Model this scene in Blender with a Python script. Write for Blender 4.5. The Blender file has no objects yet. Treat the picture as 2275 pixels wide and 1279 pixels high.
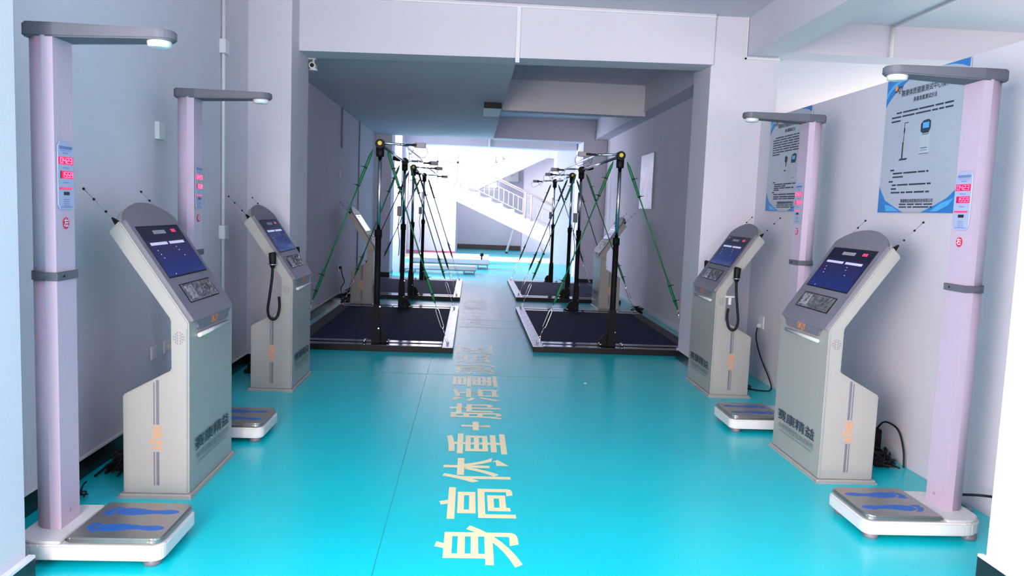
import bpy, bmesh, math, random
from mathutils import Vector, Matrix
random.seed(7)
S = bpy.context.scene
COL = S.collection
PI = math.pi

# ---------------------------------------------------------------- camera
yaw, pitch, roll = .0540, .0984, .0392
Fw = Vector((math.sin(yaw)*math.cos(pitch), math.cos(yaw)*math.cos(pitch), -math.sin(pitch)))
r0 = Vector((math.cos(yaw), -math.sin(yaw), 0)); d0 = Fw.cross(r0)
cr, sr = math.cos(roll), math.sin(roll)
rt = cr*r0 - sr*d0; dn = sr*r0 + cr*d0
cam = bpy.data.cameras.new('camera'); camo = bpy.data.objects.new('camera', cam); COL.objects.link(camo)
cam.sensor_width = 36; cam.lens = 1740/2275*36; cam.clip_start = .05; cam.clip_end = 200
up, bk = -dn, -Fw
camo.matrix_world = Matrix(((rt.x, up.x, bk.x, 0), (rt.y, up.y, bk.y, 0), (rt.z, up.z, bk.z, 1.5), (0, 0, 0, 1)))
S.camera = camo

# ---------------------------------------------------------------- light and exposure
vs = S.view_settings
S.display_settings.display_device = 'sRGB'
vs.view_transform = 'Standard'; vs.look = 'None'; vs.gamma = 1; vs.use_curve_mapping = False; vs.exposure = 0.25
W = bpy.data.worlds.new('world'); S.world = W; W.use_nodes = True
W.node_tree.nodes['Background'].inputs[0].default_value = (.94, .90, 1, 1)
W.node_tree.nodes['Background'].inputs[1].default_value = 1.0

def area(name, loc, target, sx, sy, power, color):
    l = bpy.data.lights.new(name, 'AREA'); l.shape = 'RECTANGLE'; l.size = sx; l.size_y = sy; l.energy = power; l.color = color
    o = bpy.data.objects.new(name, l); COL.objects.link(o); o.location = loc
    o.rotation_euler = (Vector(target)-Vector(loc)).to_track_quat('-Z', 'Y').to_euler()
    return o
area('daylight_entrance', (.2, -5.8, 1.7), (.6, 7, 1.7), 4.2, 2.6, 400, (1, .80, .74))
area('daylight_side_window', (-1.93, .1, 1.6), (2.7, 3.6, 1.2), 3.1, 1.9, 540, (1, .84, .78))
area('fill_hall_front', (-2.5, 17.5, 2.0), (1, 17.6, 2.2), .7, 1.8, 65, (.95, .88, 1))  # added fill lamp for the far beam's face, no window here
area('daylight_side_room_deep', (8, 12, 1.6), (4.5, 11, 3.5), 5, 2, 260, (1, .74, .66))
area('daylight_hall_left', (-4.2, 20.5, 1.9), (2, 22.5, 1.0), 5, 2.6, 1050, (.95, .88, 1))
area('fill_hall_right', (5.6, 26.2, 1.5), (.2, 29.3, 1.1), 2.5, 2, 120, (1, .90, .93))  # added fill lamp that brightens the wall under the stair
area('fill_stair_front', (-.3, 24.2, 3.15), (1.2, 27.5, 1.4), 4, .5, 120, (1, .95, .97))  # added fill lamp in front of the stair, aimed at the flights
area('daylight_side_room', (7.5, 6, 2.0), (4, 7, 3.6), 8, 2.2, 150, (1, .86, .80))

# ---------------------------------------------------------------- materials
def mat(name, col, rough=.6, metal=0, noise=.0, nscale=8, bump=0, bscale=60, emit=None, estr=0, spec=.5, coat=0, alpha=None, trans=0):
    m = bpy.data.materials.new(name); m.use_nodes = True
    nt = m.node_tree; b = nt.nodes['Principled BSDF']
    b.inputs['Base Color'].default_value = (*col, 1); b.inputs['Roughness'].default_value = rough
    b.inputs['Metallic'].default_value = metal; b.inputs['Specular IOR Level'].default_value = spec
    b.inputs['Coat Weight'].default_value = coat
    if trans: b.inputs['Transmission Weight'].default_value = trans
    if alpha is not None: b.inputs['Alpha'].default_value = alpha
    if noise:
        tc = nt.nodes.new('ShaderNodeTexCoord'); n = nt.nodes.new('ShaderNodeTexNoise'); n.inputs['Scale'].default_value = nscale
        n.inputs['Detail'].default_value = 4
        r = nt.nodes.new('ShaderNodeValToRGB')
        r.color_ramp.elements[0].position = .3; r.color_ramp.elements[1].position = .7
        r.color_ramp.elements[0].color = (*[max(0, c*(1-noise)) for c in col], 1)
        r.color_ramp.elements[1].color = (*[min(1, c*(1+noise)) for c in col], 1)
        nt.links.new(tc.outputs['Object'], n.inputs['Vector']); nt.links.new(n.outputs['Fac'], r.inputs['Fac'])
        nt.links.new(r.outputs['Color'], b.inputs['Base Color'])
    if bump:
        tc = nt.nodes.new('ShaderNodeTexCoord'); n = nt.nodes.new('ShaderNodeTexNoise'); n.inputs['Scale'].default_value = bscale
        n.inputs['Detail'].default_value = 3
        bp = nt.nodes.new('ShaderNodeBump'); bp.inputs['Strength'].default_value = bump; bp.inputs['Distance'].default_value = .01
        nt.links.new(tc.outputs['Object'], n.inputs['Vector']); nt.links.new(n.outputs['Fac'], bp.inputs['Height'])
        nt.links.new(bp.outputs['Normal'], b.inputs['Normal'])
    if emit:
        b.inputs['Emission Color'].default_value = (*emit, 1); b.inputs['Emission Strength'].default_value = estr
    return m

M = {}
M['plaster'] = mat('white_plaster', (.62, .61, .70), .75, noise=.02, nscale=1.5, bump=.08, bscale=90)
M['floor'] = mat('teal_vinyl', (.0, .56, .65), .27, noise=.04, nscale=1.2, bump=.03, bscale=25, spec=.45)
M['skirt'] = mat('black_tile', (.012, .013, .018), .25)
M['skirt_white'] = mat('white_trim_paint', (.72, .74, .78), .5)
M['yellow'] = mat('cream_floor_paint', (.93, .82, .50), .3, spec=.45)
M['glare_washed'] = mat('glare_washed_floor_paint', (.30, .62, .66), .27, spec=.45)  # floor glare over the cream lettering, mixed into its colour
M['brown'] = mat('dark_brown_tile', (.035, .02, .018), .35)
M['pinktrim'] = mat('pink_tile', (.55, .12, .22), .4)
M['cream'] = mat('cream_metal', (.335, .335, .325), .38, noise=.015, nscale=6)
M['grey'] = mat('slate_grey_plastic', (.155, .15, .195), .42)
M['armgrey'] = mat('grey_coated_metal', (.095, .105, .135), .5, spec=.3)
M['midgrey'] = mat('mid_grey_plastic', (.27, .27, .32), .4)
M['lilac'] = mat('lilac_anodised_metal', (.46, .38, .50), .33, noise=.01)
M['white'] = mat('white_plastic', (.62, .63, .65), .35)
M['barwhite'] = mat('off_white_bar_paint', (.50, .51, .52), .45)
M['steel'] = mat('brushed_steel', (.42, .41, .40), .30, metal=.9, noise=.06, nscale=40)
M['chrome'] = mat('chrome', (.70, .70, .74), .15, metal=1)
M['chequer'] = mat('worn_aluminium_edge', (.62, .60, .66), .28, metal=.85, noise=.25, nscale=22, bump=.2, bscale=60)
M['black'] = mat('black_rubber', (.006, .006, .009), .55, spec=.25)
M['blackpost'] = mat('black_painted_steel', (.005, .005, .008), .6, spec=.15)
M['blackgloss'] = mat('black_gloss_metal', (.007, .007, .010), .5, spec=.2)
M['navy'] = mat('navy_mat', (.009, .013, .05), .8, noise=.15, nscale=60, bump=.1, bscale=200, spec=.2)
M['brownedge'] = mat('dark_brown_edge', (.045, .04, .045), .6)
M['blue'] = mat('blue_print', (.008, .10, .42), .45)
M['orange'] = mat('orange_print', (.9, .28, .08), .5)
M['ink'] = mat('dark_ink', (.02, .04, .07), .6)
M['faintink'] = mat('pale_grey_ink', (.19, .24, .26), .6)
M['red'] = mat('crimson_sticker', (.55, .02, .08), .5)
M['led_back'] = mat('red_led_window', (.25, 0, .02), .3, emit=(1, 0, .055), estr=1.1)
M['led'] = mat('red_led_digits', (.8, .1, .2), .3, emit=(1, .09, .20), estr=2.6)
M['label'] = mat('blue_grey_label', (.32, .37, .55), .4)
M['label_dark'] = mat('blue_ink', (.12, .17, .40), .5)
M['lcd'] = mat('dark_lcd', (.01, .03, .03), .2)
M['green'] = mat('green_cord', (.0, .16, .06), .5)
M['backlit_cord'] = mat('backlit_green_cord', (.01, .035, .03), .5)  # same green cord, darkened in colour for the backlight at the far stations
M['tie'] = mat('black_cable_tie', (.01, .01, .012), .4)
M['plug'] = mat('yellow_cap', (.80, .62, .03), .4)
M['glass'] = mat('window_glass', (.9, .95, 1), .02, trans=1)
M['board'] = mat('poster_board', (.40, .46, .56), .35)
M['poster_blue'] = mat('poster_blue', (.02, .19, .55), .4)
M['poster_lightblue'] = mat('poster_light_blue', (.08, .40, .80), .4)
M['paper_white'] = mat('white_print', (.8, .82, .86), .4)
M['grey_print'] = mat('grey_print', (.45, .52, .60), .5)
M['mirror'] = mat('polished_plate', (.40, .40, .45), .35, metal=.6, noise=.15, nscale=5)
M['sensorgrey'] = mat('sensor_grey_plastic', (.30, .29, .34), .45)
M['whitebar'] = mat('white_painted_steel', (.80, .78, .80), .3)
M['film'] = mat('crinkled_clear_film', (.16, .16, .18), .12, metal=.5, noise=.6, nscale=25, bump=1.0, bscale=28)

def screen_mat():
    m = bpy.data.materials.new('screen_picture'); m.use_nodes = True
    nt = m.node_tree; b = nt.nodes['Principled BSDF']; b.inputs['Base Color'].default_value = (.005, .005, .012, 1)
    b.inputs['Roughness'].default_value = .08
    tc = nt.nodes.new('ShaderNodeTexCoord'); sep = nt.nodes.new('ShaderNodeSeparateXYZ')
    r = nt.nodes.new('ShaderNodeValToRGB')
    mr = nt.nodes.new('ShaderNodeMapRange'); mr.inputs['From Min'].default_value = 1.05; mr.inputs['From Max'].default_value = 1.34
    nt.links.new(tc.outputs['Object'], sep.inputs[0]); nt.links.new(sep.outputs['Z'], mr.inputs['Value'])
    nt.links.new(mr.outputs[0], r.inputs[0]); nt.links.new(r.outputs[0], b.inputs['Emission Color'])
    e = r.color_ramp.elements
    e[0].position = 0; e[0].color = (.012, .03, .17, 1)
    e[1].position = .75; e[1].color = (.016, .013, .055, 1)
    k = r.color_ramp.elements.new(.35); k.color = (.012, .018, .12, 1)
    k = r.color_ramp.elements.new(.82); k.color = (.006, .005, .02, 1)
    b.inputs['Emission Strength'].default_value = 1.0
    return m
M['screen'] = screen_mat()
M['screen_white'] = mat('screen_white_field', (.3, .3, .4), .2, emit=(.32, .32, .50), estr=1)
M['screen_red'] = mat('screen_red_key', (.3, .02, .05), .2, emit=(.45, .03, .10), estr=1)

# ---------------------------------------------------------------- helpers
class MB:
    def __init__(s): s.bm = bmesh.new(); s.smooth = []
    def box(s, x0, x1, y0, y1, z0, z1, bev=0, seg=2):
        b = bmesh.new(); bmesh.ops.create_cube(b, size=1)
        for v in b.verts:
            v.co = Vector(((x0+x1)/2+v.co.x*(x1-x0), (y0+y1)/2+v.co.y*(y1-y0), (z0+z1)/2+v.co.z*(z1-z0)))
        if bev: bmesh.ops.bevel(b, geom=b.edges[:], offset=bev, segments=seg, affect='EDGES', profile=.5)
        return s.join(b)
    def join(s, b, mtx=None):
        if mtx is not None: bmesh.ops.transform(b, matrix=mtx, verts=b.verts)
        me = bpy.data.meshes.new('tmp'); b.to_mesh(me); b.free(); s.bm.from_mesh(me); bpy.data.meshes.remove(me)
        return s
    def prism(s, pts, a0, a1, axis='y', bev=0, seg=2):
        # polygon in the plane normal to axis
        b = bmesh.new()
        def P(p, a):
            if axis == 'y': return (p[0], a, p[1])
            if axis == 'x': return (a, p[0], p[1])
            return (p[0], p[1], a)
        lo = [b.verts.new(P(p, a0)) for p in pts]; hi = [b.verts.new(P(p, a1)) for p in pts]
        n = len(pts)
        b.faces.new(lo); b.faces.new(hi[::-1])
        for i in range(n): b.faces.new((lo[i], hi[i], hi[(i+1) % n], lo[(i+1) % n]))
        bmesh.ops.recalc_face_normals(b, faces=b.faces)
        if bev: bmesh.ops.bevel(b, geom=b.edges[:], offset=bev, segments=seg, affect='EDGES')
        return s.join(b)
    def tube(s, pts, r, n=10, closed=False):
        pts = [Vector(p) for p in pts]; b = bmesh.new(); rings = []
        m = len(pts); rr = r if isinstance(r, (list, tuple)) else [r]*m
        ref = None
        for i, p in enumerate(pts):
            if closed: t = pts[(i+1) % m]-pts[i-1]
            else: t = pts[min(i+1, m-1)]-pts[max(i-1, 0)]
            t.normalize()
            if ref is None:
                ref = Vector((0, 0, 1)) if abs(t.z) < .9 else Vector((1, 0, 0))
            u = t.cross(ref)
            if u.length < 1e-4: u = t.cross(Vector((.3, 1, .2)))
            u.normalize(); w = t.cross(u); ref = -(w.cross(t)).cross(t) if False else ref
            if abs(t.dot(ref)) > .95: ref = Vector((1, 0, 0)) if abs(t.x) < .9 else Vector((0, 1, 0))
            ref2 = w
            if rings:
                # keep the frame continuous
                pu = prevu - t*prevu.dot(t)
                if pu.length > 1e-5: u = pu.normalized(); w = t.cross(u)
            prevu = u
            rings.append([b.verts.new(p+rr[i]*(math.cos(2*PI*k/n)*u+math.sin(2*PI*k/n)*w)) for k in range(n)])
        for i in range(m if closed else m-1):
            A, B = rings[i], rings[(i+1) % m]
            for k in range(n):
                f = b.faces.new((A[k], A[(k+1) % n], B[(k+1) % n], B[k])); f.smooth = True
        if not closed: b.faces.new(rings[0][::-1]); b.faces.new(rings[-1])
        bmesh.ops.recalc_face_normals(b, faces=b.faces)
        return s.join(b)
    def cyl(s, p, q, r, n=20): return s.tube([p, q], r, n)
    def lathe(s, prof, n=24, mtx=None):
        b = bmesh.new(); rings = []
        for r, z in prof: rings.append([b.verts.new((r*math.cos(2*PI*k/n), r*math.sin(2*PI*k/n), z)) for k in range(n)])
        for A, B in zip(rings, rings[1:]):
            for k in range(n):
                f = b.faces.new((A[k], A[(k+1) % n], B[(k+1) % n], B[k])); f.smooth = True
        b.faces.new(rings[0][::-1]); b.faces.new(rings[-1])
        bmesh.ops.recalc_face_normals(b, faces=b.faces)
        return s.join(b, mtx)
    def build(s, name, m, parent=None, kind=None):
        me = bpy.data.meshes.new(name); s.bm.to_mesh(me); s.bm.free(); me.materials.append(M[m] if isinstance(m, str) else m)
        return link(name, me, parent, kind)
def link(name, me, parent=None, kind=None):
    o = bpy.data.objects.new(name, me); COL.objects.link(o)
    if parent is not None: o.parent = parent
    if kind: o['kind'] = kind
    return o
def smooth_path(pts, k=6):
    P = [Vector(p) for p in pts]; out = []
    for i in range(len(P)-1):
        a, b, c, d = P[max(i-1, 0)], P[i], P[i+1], P[min(i+2, len(P)-1)]
        for j in range(k):
            t = j/k
            out.append(.5*((2*b)+(-a+c)*t+(2*a-5*b+4*c-d)*t*t+(-a+3*b-3*c+d)*t**3))
    out.append(P[-1]); return out
def thing(name, loc, label, cat, group=None, rz=0):
    o = bpy.data.objects.new(name, None); COL.objects.link(o); o.location = loc; o.rotation_euler = (0, 0, rz); o.empty_display_size = .1
    return tag(o, label, cat, group)
def tag(o, label, cat, group=None, kind=None):
    o['label'] = label; o['category'] = cat
    if group: o['group'] = group
    if kind: o['kind'] = kind
    return o
def struct(name, b, m, parent=None): return b.build(name, m, parent, None if parent else 'structure')
def copy_tree(o, parent=None):
    c = o.copy(); COL.objects.link(c)
    if parent is not None: c.parent = parent
    for ch in list(o.children): copy_tree(ch, c)
    return c
_tc = {}
def textmesh(txt, size=1, bold=0, off=0, sx=1, sy=1, depth=.0, align='CENTER', mtx=None, spacing=1):
    c = bpy.data.curves.new('txt', 'FONT'); c.body = txt; c.size = size; c.align_x = align; c.align_y = 'CENTER'
    c.offset = off; c.extrude = depth; c.resolution_u = 4; c.space_character = spacing
    o = bpy.data.objects.new('txt', c); COL.objects.link(o)
    dg = bpy.context.evaluated_depsgraph_get(); dg.update()
    me = bpy.data.meshes.new_from_object(o.evaluated_get(dg)); bpy.data.objects.remove(o); bpy.data.curves.remove(c)
    me.transform(Matrix.Diagonal((sx, sy, 1, 1)))
    if bold:
        bb = bmesh.new(); q = 0
        for dx, dy in ((-1, -1), (1, -1), (-1, 1), (1, 1), (0, 0)):
            m2 = me.copy(); m2.transform(Matrix.Translation((dx*bold*sx, dy*bold*sy, q*.00008))); bb.from_mesh(m2); bpy.data.meshes.remove(m2); q += 1
        bb.to_mesh(me); bb.free()
    if mtx is not None: me.transform(mtx)
    return me
def frame(origin, X, Y):
    X = Vector(X).normalized(); Y = Vector(Y).normalized(); Z = X.cross(Y)
    return Matrix(((X.x, Y.x, Z.x, origin[0]), (X.y, Y.y, Z.y, origin[1]), (X.z, Y.z, Z.z, origin[2]), (0, 0, 0, 1)))
def textobj(name, txt, m, parent, **k):
    me = textmesh(txt, **k); me.materials.clear(); me.materials.append(M[m]); me.name = name
    return link(name, me, parent)
def meshes_to(name, mes, m, parent):
    b = MB()
    for me in mes: b.bm.from_mesh(me); bpy.data.meshes.remove(me)
    return b.build(name, m, parent)

# ================================================================ STRUCTURE
XL, XR = -2.03, 2.76
b = MB(); b.box(-6, 12, -8, 34, -.1, 0); fl = struct('floor', b, 'floor')
# vinyl sheet seams pattern
b = MB()
for x, y0, y1 in ((-.36, -2, 16),): b.box(x-.0015, x+.0015, y0, y1, .0002, .0010)
for y in (7.0, 9.9, 10.55): b.box(-1.9, 2.2, y, y+.004, .0002, .0010)
M['seam'] = mat('vinyl_seam_line', (.0, .32, .38), .5); struct('seam', b, 'seam', fl)  # darker teal joint lines of the vinyl
b = MB(); b.box(-2.4, 6, 22.9, 25.2, .001, .003); struct('yellow_band', b, 'yellow', fl)

b = MB(); b.box(XL-.2, XL, 2.9, 7.25, 0, 3.45); struct('wall_left', b, 'plaster')
b = MB(); b.box(XL-.2, -1.66, 1.75, 2.97, 0, 3.45, .006); b.box(XL-.2, -1.66, -6.0, 1.75, 0, .55); b.box(XL-.2, -1.66, -6.0, 1.75, 2.6, 3.45); b.box(XL-.2, -1.66, -6.0, -1.6, .55, 2.6); struct('wall_left_pier_near', b, 'plaster')
b = MB()
for z in (.55, 2.55): b.box(-2.04, -2.0, -1.6, 1.75, z, z+.05)
for y in (-1.6, .05, 1.70): b.box(-2.04, -2.0, y, y+.05, .6, 2.55)
w3 = struct('window_3', b, 'white')
b = MB(); b.box(-2.025, -2.02, -1.55, 1.70, .6, 2.55); struct('pane', b, 'glass', w3)
b = MB(); b.box(XL-.2, -1.65, 7.22, 7.95, 0, 3.45, .006); struct('wall_left_pier_far', b, 'plaster')
b = MB(); b.box(XL-.2, XL-.01, 7.95, 16.5, 0, 3.45); struct('wall_left_recess', b, 'plaster')
b = MB(); b.box(XL-.2, -1.70, 16.45, 17.1, 0, 3.45); struct('wall_left_column', b, 'plaster')
b = MB(); b.box(XR, XR+.12, 3.0, 7.6, 0, 2.46); struct('wall_right', b, 'plaster')
b = MB(); b.box(2.245, XR+.4, -6.1, 3.12, 0, 3.45, .006); struct('wall_right_pier_near', b, 'plaster')
b = MB(); b.box(2.235, 2.90, 7.58, 8.15, 0, 3.45, .006); struct('wall_right_pier_far', b, 'plaster')
b = MB(); b.box(XR, XR+.14, 8.15, 16.5, 0, 3.45); struct('wall_right_recess', b, 'plaster')
b = MB(); b.box(2.27, XR+.14, 16.45, 17.1, 0, 3.45); struct('wall_right_column', b, 'plaster')
# rear wall with the glazed entrance behind the viewer
b = MB(); b.box(XL-.2, XR+.4, -6.1, -6.0, 3.05, 3.45)
b.box(XL-.2, -1.95, -6.1, -6.0, 0, 3.45); b.box(2.35, XR+.4, -6.1, -6.0, 0, 3.45); struct('wall_rear', b, 'plaster')
# ceilings
b = MB(); b.box(XL-.2, 12, -6.1, 7.5, 3.42, 3.6); struct('ceiling', b, 'plaster')
b = MB(); b.box(XL-.2, XR+.14, 7.5, 17.1, 3.42, 3.6); struct('ceiling_recess', b, 'plaster')
b = MB(); b.box(XL-.2, .38, 7.8, 16.5, 2.955, 3.42); struct('ceiling_soffit', b, 'plaster')
b = MB(); b.box(2.90, 12, 7.5, 20, 3.42, 3.6); struct('ceiling_side_room', b, 'plaster')
b = MB(); b.box(12, 12.2, -6, 20, 0, 3.6); b.box(2.9, 12, 20, 20.2, 0, 3.6); b.box(2.9, 12, -6.2, -6, 0, 3.6); struct('wall_side_room', b, 'plaster')
# lintel beam (its underside rises slightly to the right, as built)
b = MB(); b.prism([(-1.66, 2.895), (2.24, 2.955), (2.24, 3.5), (-1.66, 3.5)], 7.52, 7.86, 'y'); struct('trim_1', b, 'plaster')
b = MB(); b.box(2.58, 2.88, -2.9, 7.58, 3.06, 3.5); struct('trim_2', b, 'plaster')
b = MB(); b.box(.38, 2.52, 11.75, 12.02, 2.97, 3.5); struct('trim_3', b, 'plaster')
b = MB(); b.box(2.50, XR+.02, 8.15, 16.5, 3.03, 3.5); struct('trim_4', b, 'plaster')
b = MB(); b.box(.38, 2.27, 16.45, 16.9, 2.98, 3.5); struct('trim_5', b, 'plaster')
b = MB(); b.box(2.88, 12, 7.6, 7.95, 3.12, 3.5); struct('trim_6', b, 'plaster')
# cover strips of the cables on the lintel
b = MB(); b.box(-1.64, 2.24, 7.505, 7.52, 3.385, 3.40); b.box(.352, .392, 7.495, 7.52, 2.88, 3.40, .004); b.box(.30, .36, 7.86, 7.90, 2.93, 2.955)
struct('trim_7', b, 'skirt_white')
b = MB(); b.box(2.56, 2.572, 7.56, 7.58, 3.03, 3.42); b.box(2.56, 2.90, 7.56, 7.58, 3.03, 3.045); struct('trim_8', b, 'skirt_white')
b = MB(); b.cyl((.16, 7.3, 3.415), (.16, 2, 3.415), .008, 8); b.cyl((4.0, 7.59, 3.12), (4.0, 7.59, 3.42), .02, 8); b.cyl((4.0, 7.58, 3.41), (4.0, 1, 3.41), .016, 8)
b.cyl((3.6, 8, 3.40), (3.6, 14, 3.40), .012, 8); struct('trim_9', b, 'skirt_white')
# pilasters at the far right wall edge of recess
# skirting
def skirt(name, boxes, top=True, m='skirt', h=.1):
    b = MB()
    for x0, x1, y0, y1 in boxes: b.box(x0, x1, y0, y1, 0, h)
    o = struct(name, b, m)
    if top:
        b = MB()
        for x0, x1, y0, y1 in boxes: b.box(x0, x1, y0, y1, h, h+.012)
        struct('skirting_cap', b, 'skirt_white', o)
    return o
skirt('baseboard_left', [(XL, XL+.015, 2.97, 7.22)])
skirt('baseboard_left_near', [(-1.66, -1.635, -6.0, 2.985)])
skirt('baseboard_left_recess', [(XL-.01, XL+.012, 7.95, 16.45)], h=.12)
skirt('baseboard_left_far_pier', [(-1.65, -1.635, 7.21, 7.96), (XL, -1.635, 7.205, 7.22)])
skirt('baseboard_right_near', [(2.22, 2.245, -6.0, 3.135)])
skirt('baseboard_right_far_pier', [(2.22, 2.235, 7.57, 8.16)])
skirt('baseboard_right_recess', [(XR-.015, XR, 8.15, 16.45)], h=.06, m='skirt_white')
skirt('baseboard_columns', [(-2.03, -1.69, 16.44, 16.45), (2.26, 2.76, 16.44, 16.45), (-1.70, -1.69, 16.45, 17.1)], m='skirt', h=.12)

# ---- stair hall behind
b = MB(); b.box(-2.4, 6, 29.6, 29.8, 0, 6); struct('wall_far', b, 'plaster')
b = MB(); b.box(XL-.2, -1.62, 17.9, 18.9, 0, 3.45); b.box(-2.6, -2.1, 23.2, 29.8, 0, 6); struct('wall_hall_left', b, 'plaster')
b = MB(); b.box(-6, -2.1, 25.6, 25.8, 0, 6); struct('wall_hall_left_return', b, 'plaster')
b = MB(); b.box(2.42, 6, 18.1, 18.7, 0, 4.2); b.box(2.36, 2.95, 22.55, 23.3, 0, 6); b.box(6, 6.2, 17, 30, 0, 6); struct('wall_hall_right', b, 'plaster')
b = MB(); b.box(-2.2, 2.40, 18.5, 18.88, 2.96, 3.82); struct('trim_10', b, 'plaster')
b = MB(); b.box(-6, 3, 22.6, 23.0, 3.06, 3.9); struct('trim_11', b, 'plaster')
b = MB(); b.box(-6, 6.2, 16.9, 23, 3.8, 4.0); b.box(-6, 6.2, 23, 30, 5.6, 5.8); struct('ceiling_hall', b, 'plaster')
b = MB(); b.box(-2.1, 4.6, 29.57, 29.6, 0, .18); struct('baseboard_far', b, 'brown')
b = MB(); b.cyl((.355, 18.48, 2.96), (.355, 18.48, 3.8), .03, 8); struct('trim_12', b, 'skirt_white')
# hall window on the left (the light comes from there)
b = MB()
for y in (18.95, 20.3, 21.7, 23.15): b.box(-4.9, -4.8, y-.04, y+.04, 0, 3.8)
for z in (.1, 1.0, 3.0): b.box(-4.9, -4.8, 18.9, 23.2, z-.04, z+.04)
wf = struct('window_1', b, 'white'); b = MB(); b.box(-4.86, -4.85, 18.9, 23.2, .1, 3.0); struct('pane', b, 'glass', wf)
# landing block
b = MB(); b.box(-2.1, -.53, 25.7, 29.6, 0, 2.24); ld = struct('stair_landing', b, 'plaster')
b = MB(); b.box(-2.1, -.52, 25.68, 25.7, 0, .10); struct('landing_skirting', b, 'pinktrim', ld)
# lower flight
b = MB()
n = 13; x0, z0, x1, z1 = -.53, 2.24, 4.4, .02
poly = [(x0, 2.24)]
for i in range(n):
    xa = x0+(x1-x0)*i/n; xb = x0+(x1-x0)*(i+1)/n; za = 2.24-(2.24/n)*(i)
    zb = za-2.24/n
    poly += [(xb, za-.0), (xb, zb)]
poly += [(x1, 0), (3.55, 0), (x0, 1.74)]
b.prism([(p[0], p[1]) for p in poly], 25.76, 27.0, 'y'); fl1 = struct('stair_flight', b, 'plaster')
b = MB(); b.prism([(x0, 2.27), (4.45, .13), (4.45, 0), (3.45, 0), (x0, 1.73)], 25.70, 25.78, 'y'); struct('stringer', b, 'plaster', fl1)
# upper flight
b = MB(); b.prism([(-.3, 1.93), (4.2, 4.22), (4.2, 6), (-.3, 3.2)], 27.2, 28.6, 'y'); struct('stair_upper_flight', b, 'plaster')
b = MB(); b.box(1.86, 6, 29.0, 29.6, 0, 6); struct('wall_far_pilaster', b, 'plaster')
# big window above the landing, white daylight seen through it
b = MB()
for x in (-2.1, -1.35, -.6, .15, .9): b.box(x-.03, x+.03, 29.5, 29.56, 2.3, 5.2)
for z in (2.3, 3.2, 4.2, 5.2): b.box(-2.1, .9, 29.5, 29.56, z-.03, z+.03)
w2 = struct('window_2', b, 'white')
M['daypane'] = mat('sunlit_frosted_pane', (.9, .9, .92), .5, emit=(1, .97, 1), estr=3.5)
b = MB(); b.box(-2.1, .9, 29.565, 29.58, 2.3, 5.2); struct('pane', b, 'daypane', w2)

# ---- railing of the stair
M['railpaint'] = mat('pale_lilac_rail_paint', (.42, .38, .41), .4)
t = thing('stair_railing', (0, 25.7, 0), 'white steel railing running down the stair at the far end', 'railing')
def rz(x): return 2.27+(x+.53)*(-.4365)
b = MB()
b.tube([(-2.05, 0, 3.10), (-.62, 0, 3.10)], .025, 8); b.tube([(-.62, 0, 3.10), (-.45, 0, 3.08), (4.2, 0, rz(4.2)+.84)], .028, 8)
b.tube([(-.45, 0, 3.02), (4.2, 0, rz(4.2)+.78)], .014, 8)
b.build('handrail', 'railpaint', t)
b = MB()
b.tube([(-.42, 0, rz(-.42)+.58), (4.2, 0, rz(4.2)+.58)], .016, 8); b.tube([(-.42, 0, rz(-.42)+.14), (4.2, 0, rz(4.2)+.14)], .016, 8)
b.tube([(-2.05, 0, 2.85), (-.62, 0, 2.85)], .014, 8); b.tube([(-2.05, 0, 2.35), (-.62, 0, 2.35)], .014, 8)
b.build('rail', 'railpaint', t)
M['balust'] = mat('satin_grey_steel', (.50, .46, .50), .35, metal=.3)
for x in (-.62, -.42, 1.72, 1.92):
    b = MB(); zt = 3.08 if x < -.4 else rz(x)+.84
    zb = 2.24 if x < -.55 else rz(x)-.02
    b.tube([(x, 0, zb), (x, 0, zt)], .035, 10); b.build('post', 'railpaint', t)
for i in range(26):
    x = -.28+.16*i
    if abs(x-1.8) < .15: continue
    b = MB(); b.box(x-.012, x+.012, -.012, .012, rz(x)+.14, rz(x)+.58); b.build('baluster', 'balust', t)
for i in range(8):
    x = -1.95+.17*i
    b = MB(); b.box(x-.01, x+.01, -.01, .01, 2.35, 2.85); b.build('baluster', 'balust', t)
# wall box of the far hall
b = MB(); b.box(-.28, .28, -.16, 0, -.25, .25, .06, 4); t = thing('wall_heater', (1.42, 29.58, 2.79), 'white rounded box mounted high on the wall behind the stair', 'wall box')
b.build('case', 'white', t); b = MB(); b.box(-.09, .09, -.165, -.158, .0, .02); b.box(-.015, .015, -.165, -.158, -.06, -.02); b.build('mark', 'midgrey', t)
for (xa, za, xb, yy, lab) in ((1.46, .86, 1.25, 27.6, 'white slanted strut under the stair, the one further left'), (2.42, .4, 2.56, 27.6, 'short white slanted strut under the low end of the stair, beside the white pier')):
    t = thing('support_strut', (xb, yy, 0), lab, 'strut')
    b = MB(); b.tube([(xa-xb, 0, za), (0, 0, .05)], [.022, .05], 10); b.build('shaft', 'white', t)
    b = MB(); b.cyl((0, 0, 0), (0, 0, .05), .045, 12); b.build('foot', 'black', t)
for k, (x, ln) in enumerate(((.62, .42), (.84, .32))):
    b = MB(); b.cyl((0, 0, 0), (0, 0, -ln), .012, 8); b.cyl((-.05, 0, -ln), (.05, 0, -ln), .015, 8)
    o = b.build('hanging_rod', 'midgrey'); o.location = (x, 23.0, 3.30)
    tag(o, ('thin rod hanging below the bright far beam, longer left one', 'thin rod hanging below the bright far beam, shorter right one')[k], 'rod', None)
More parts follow.
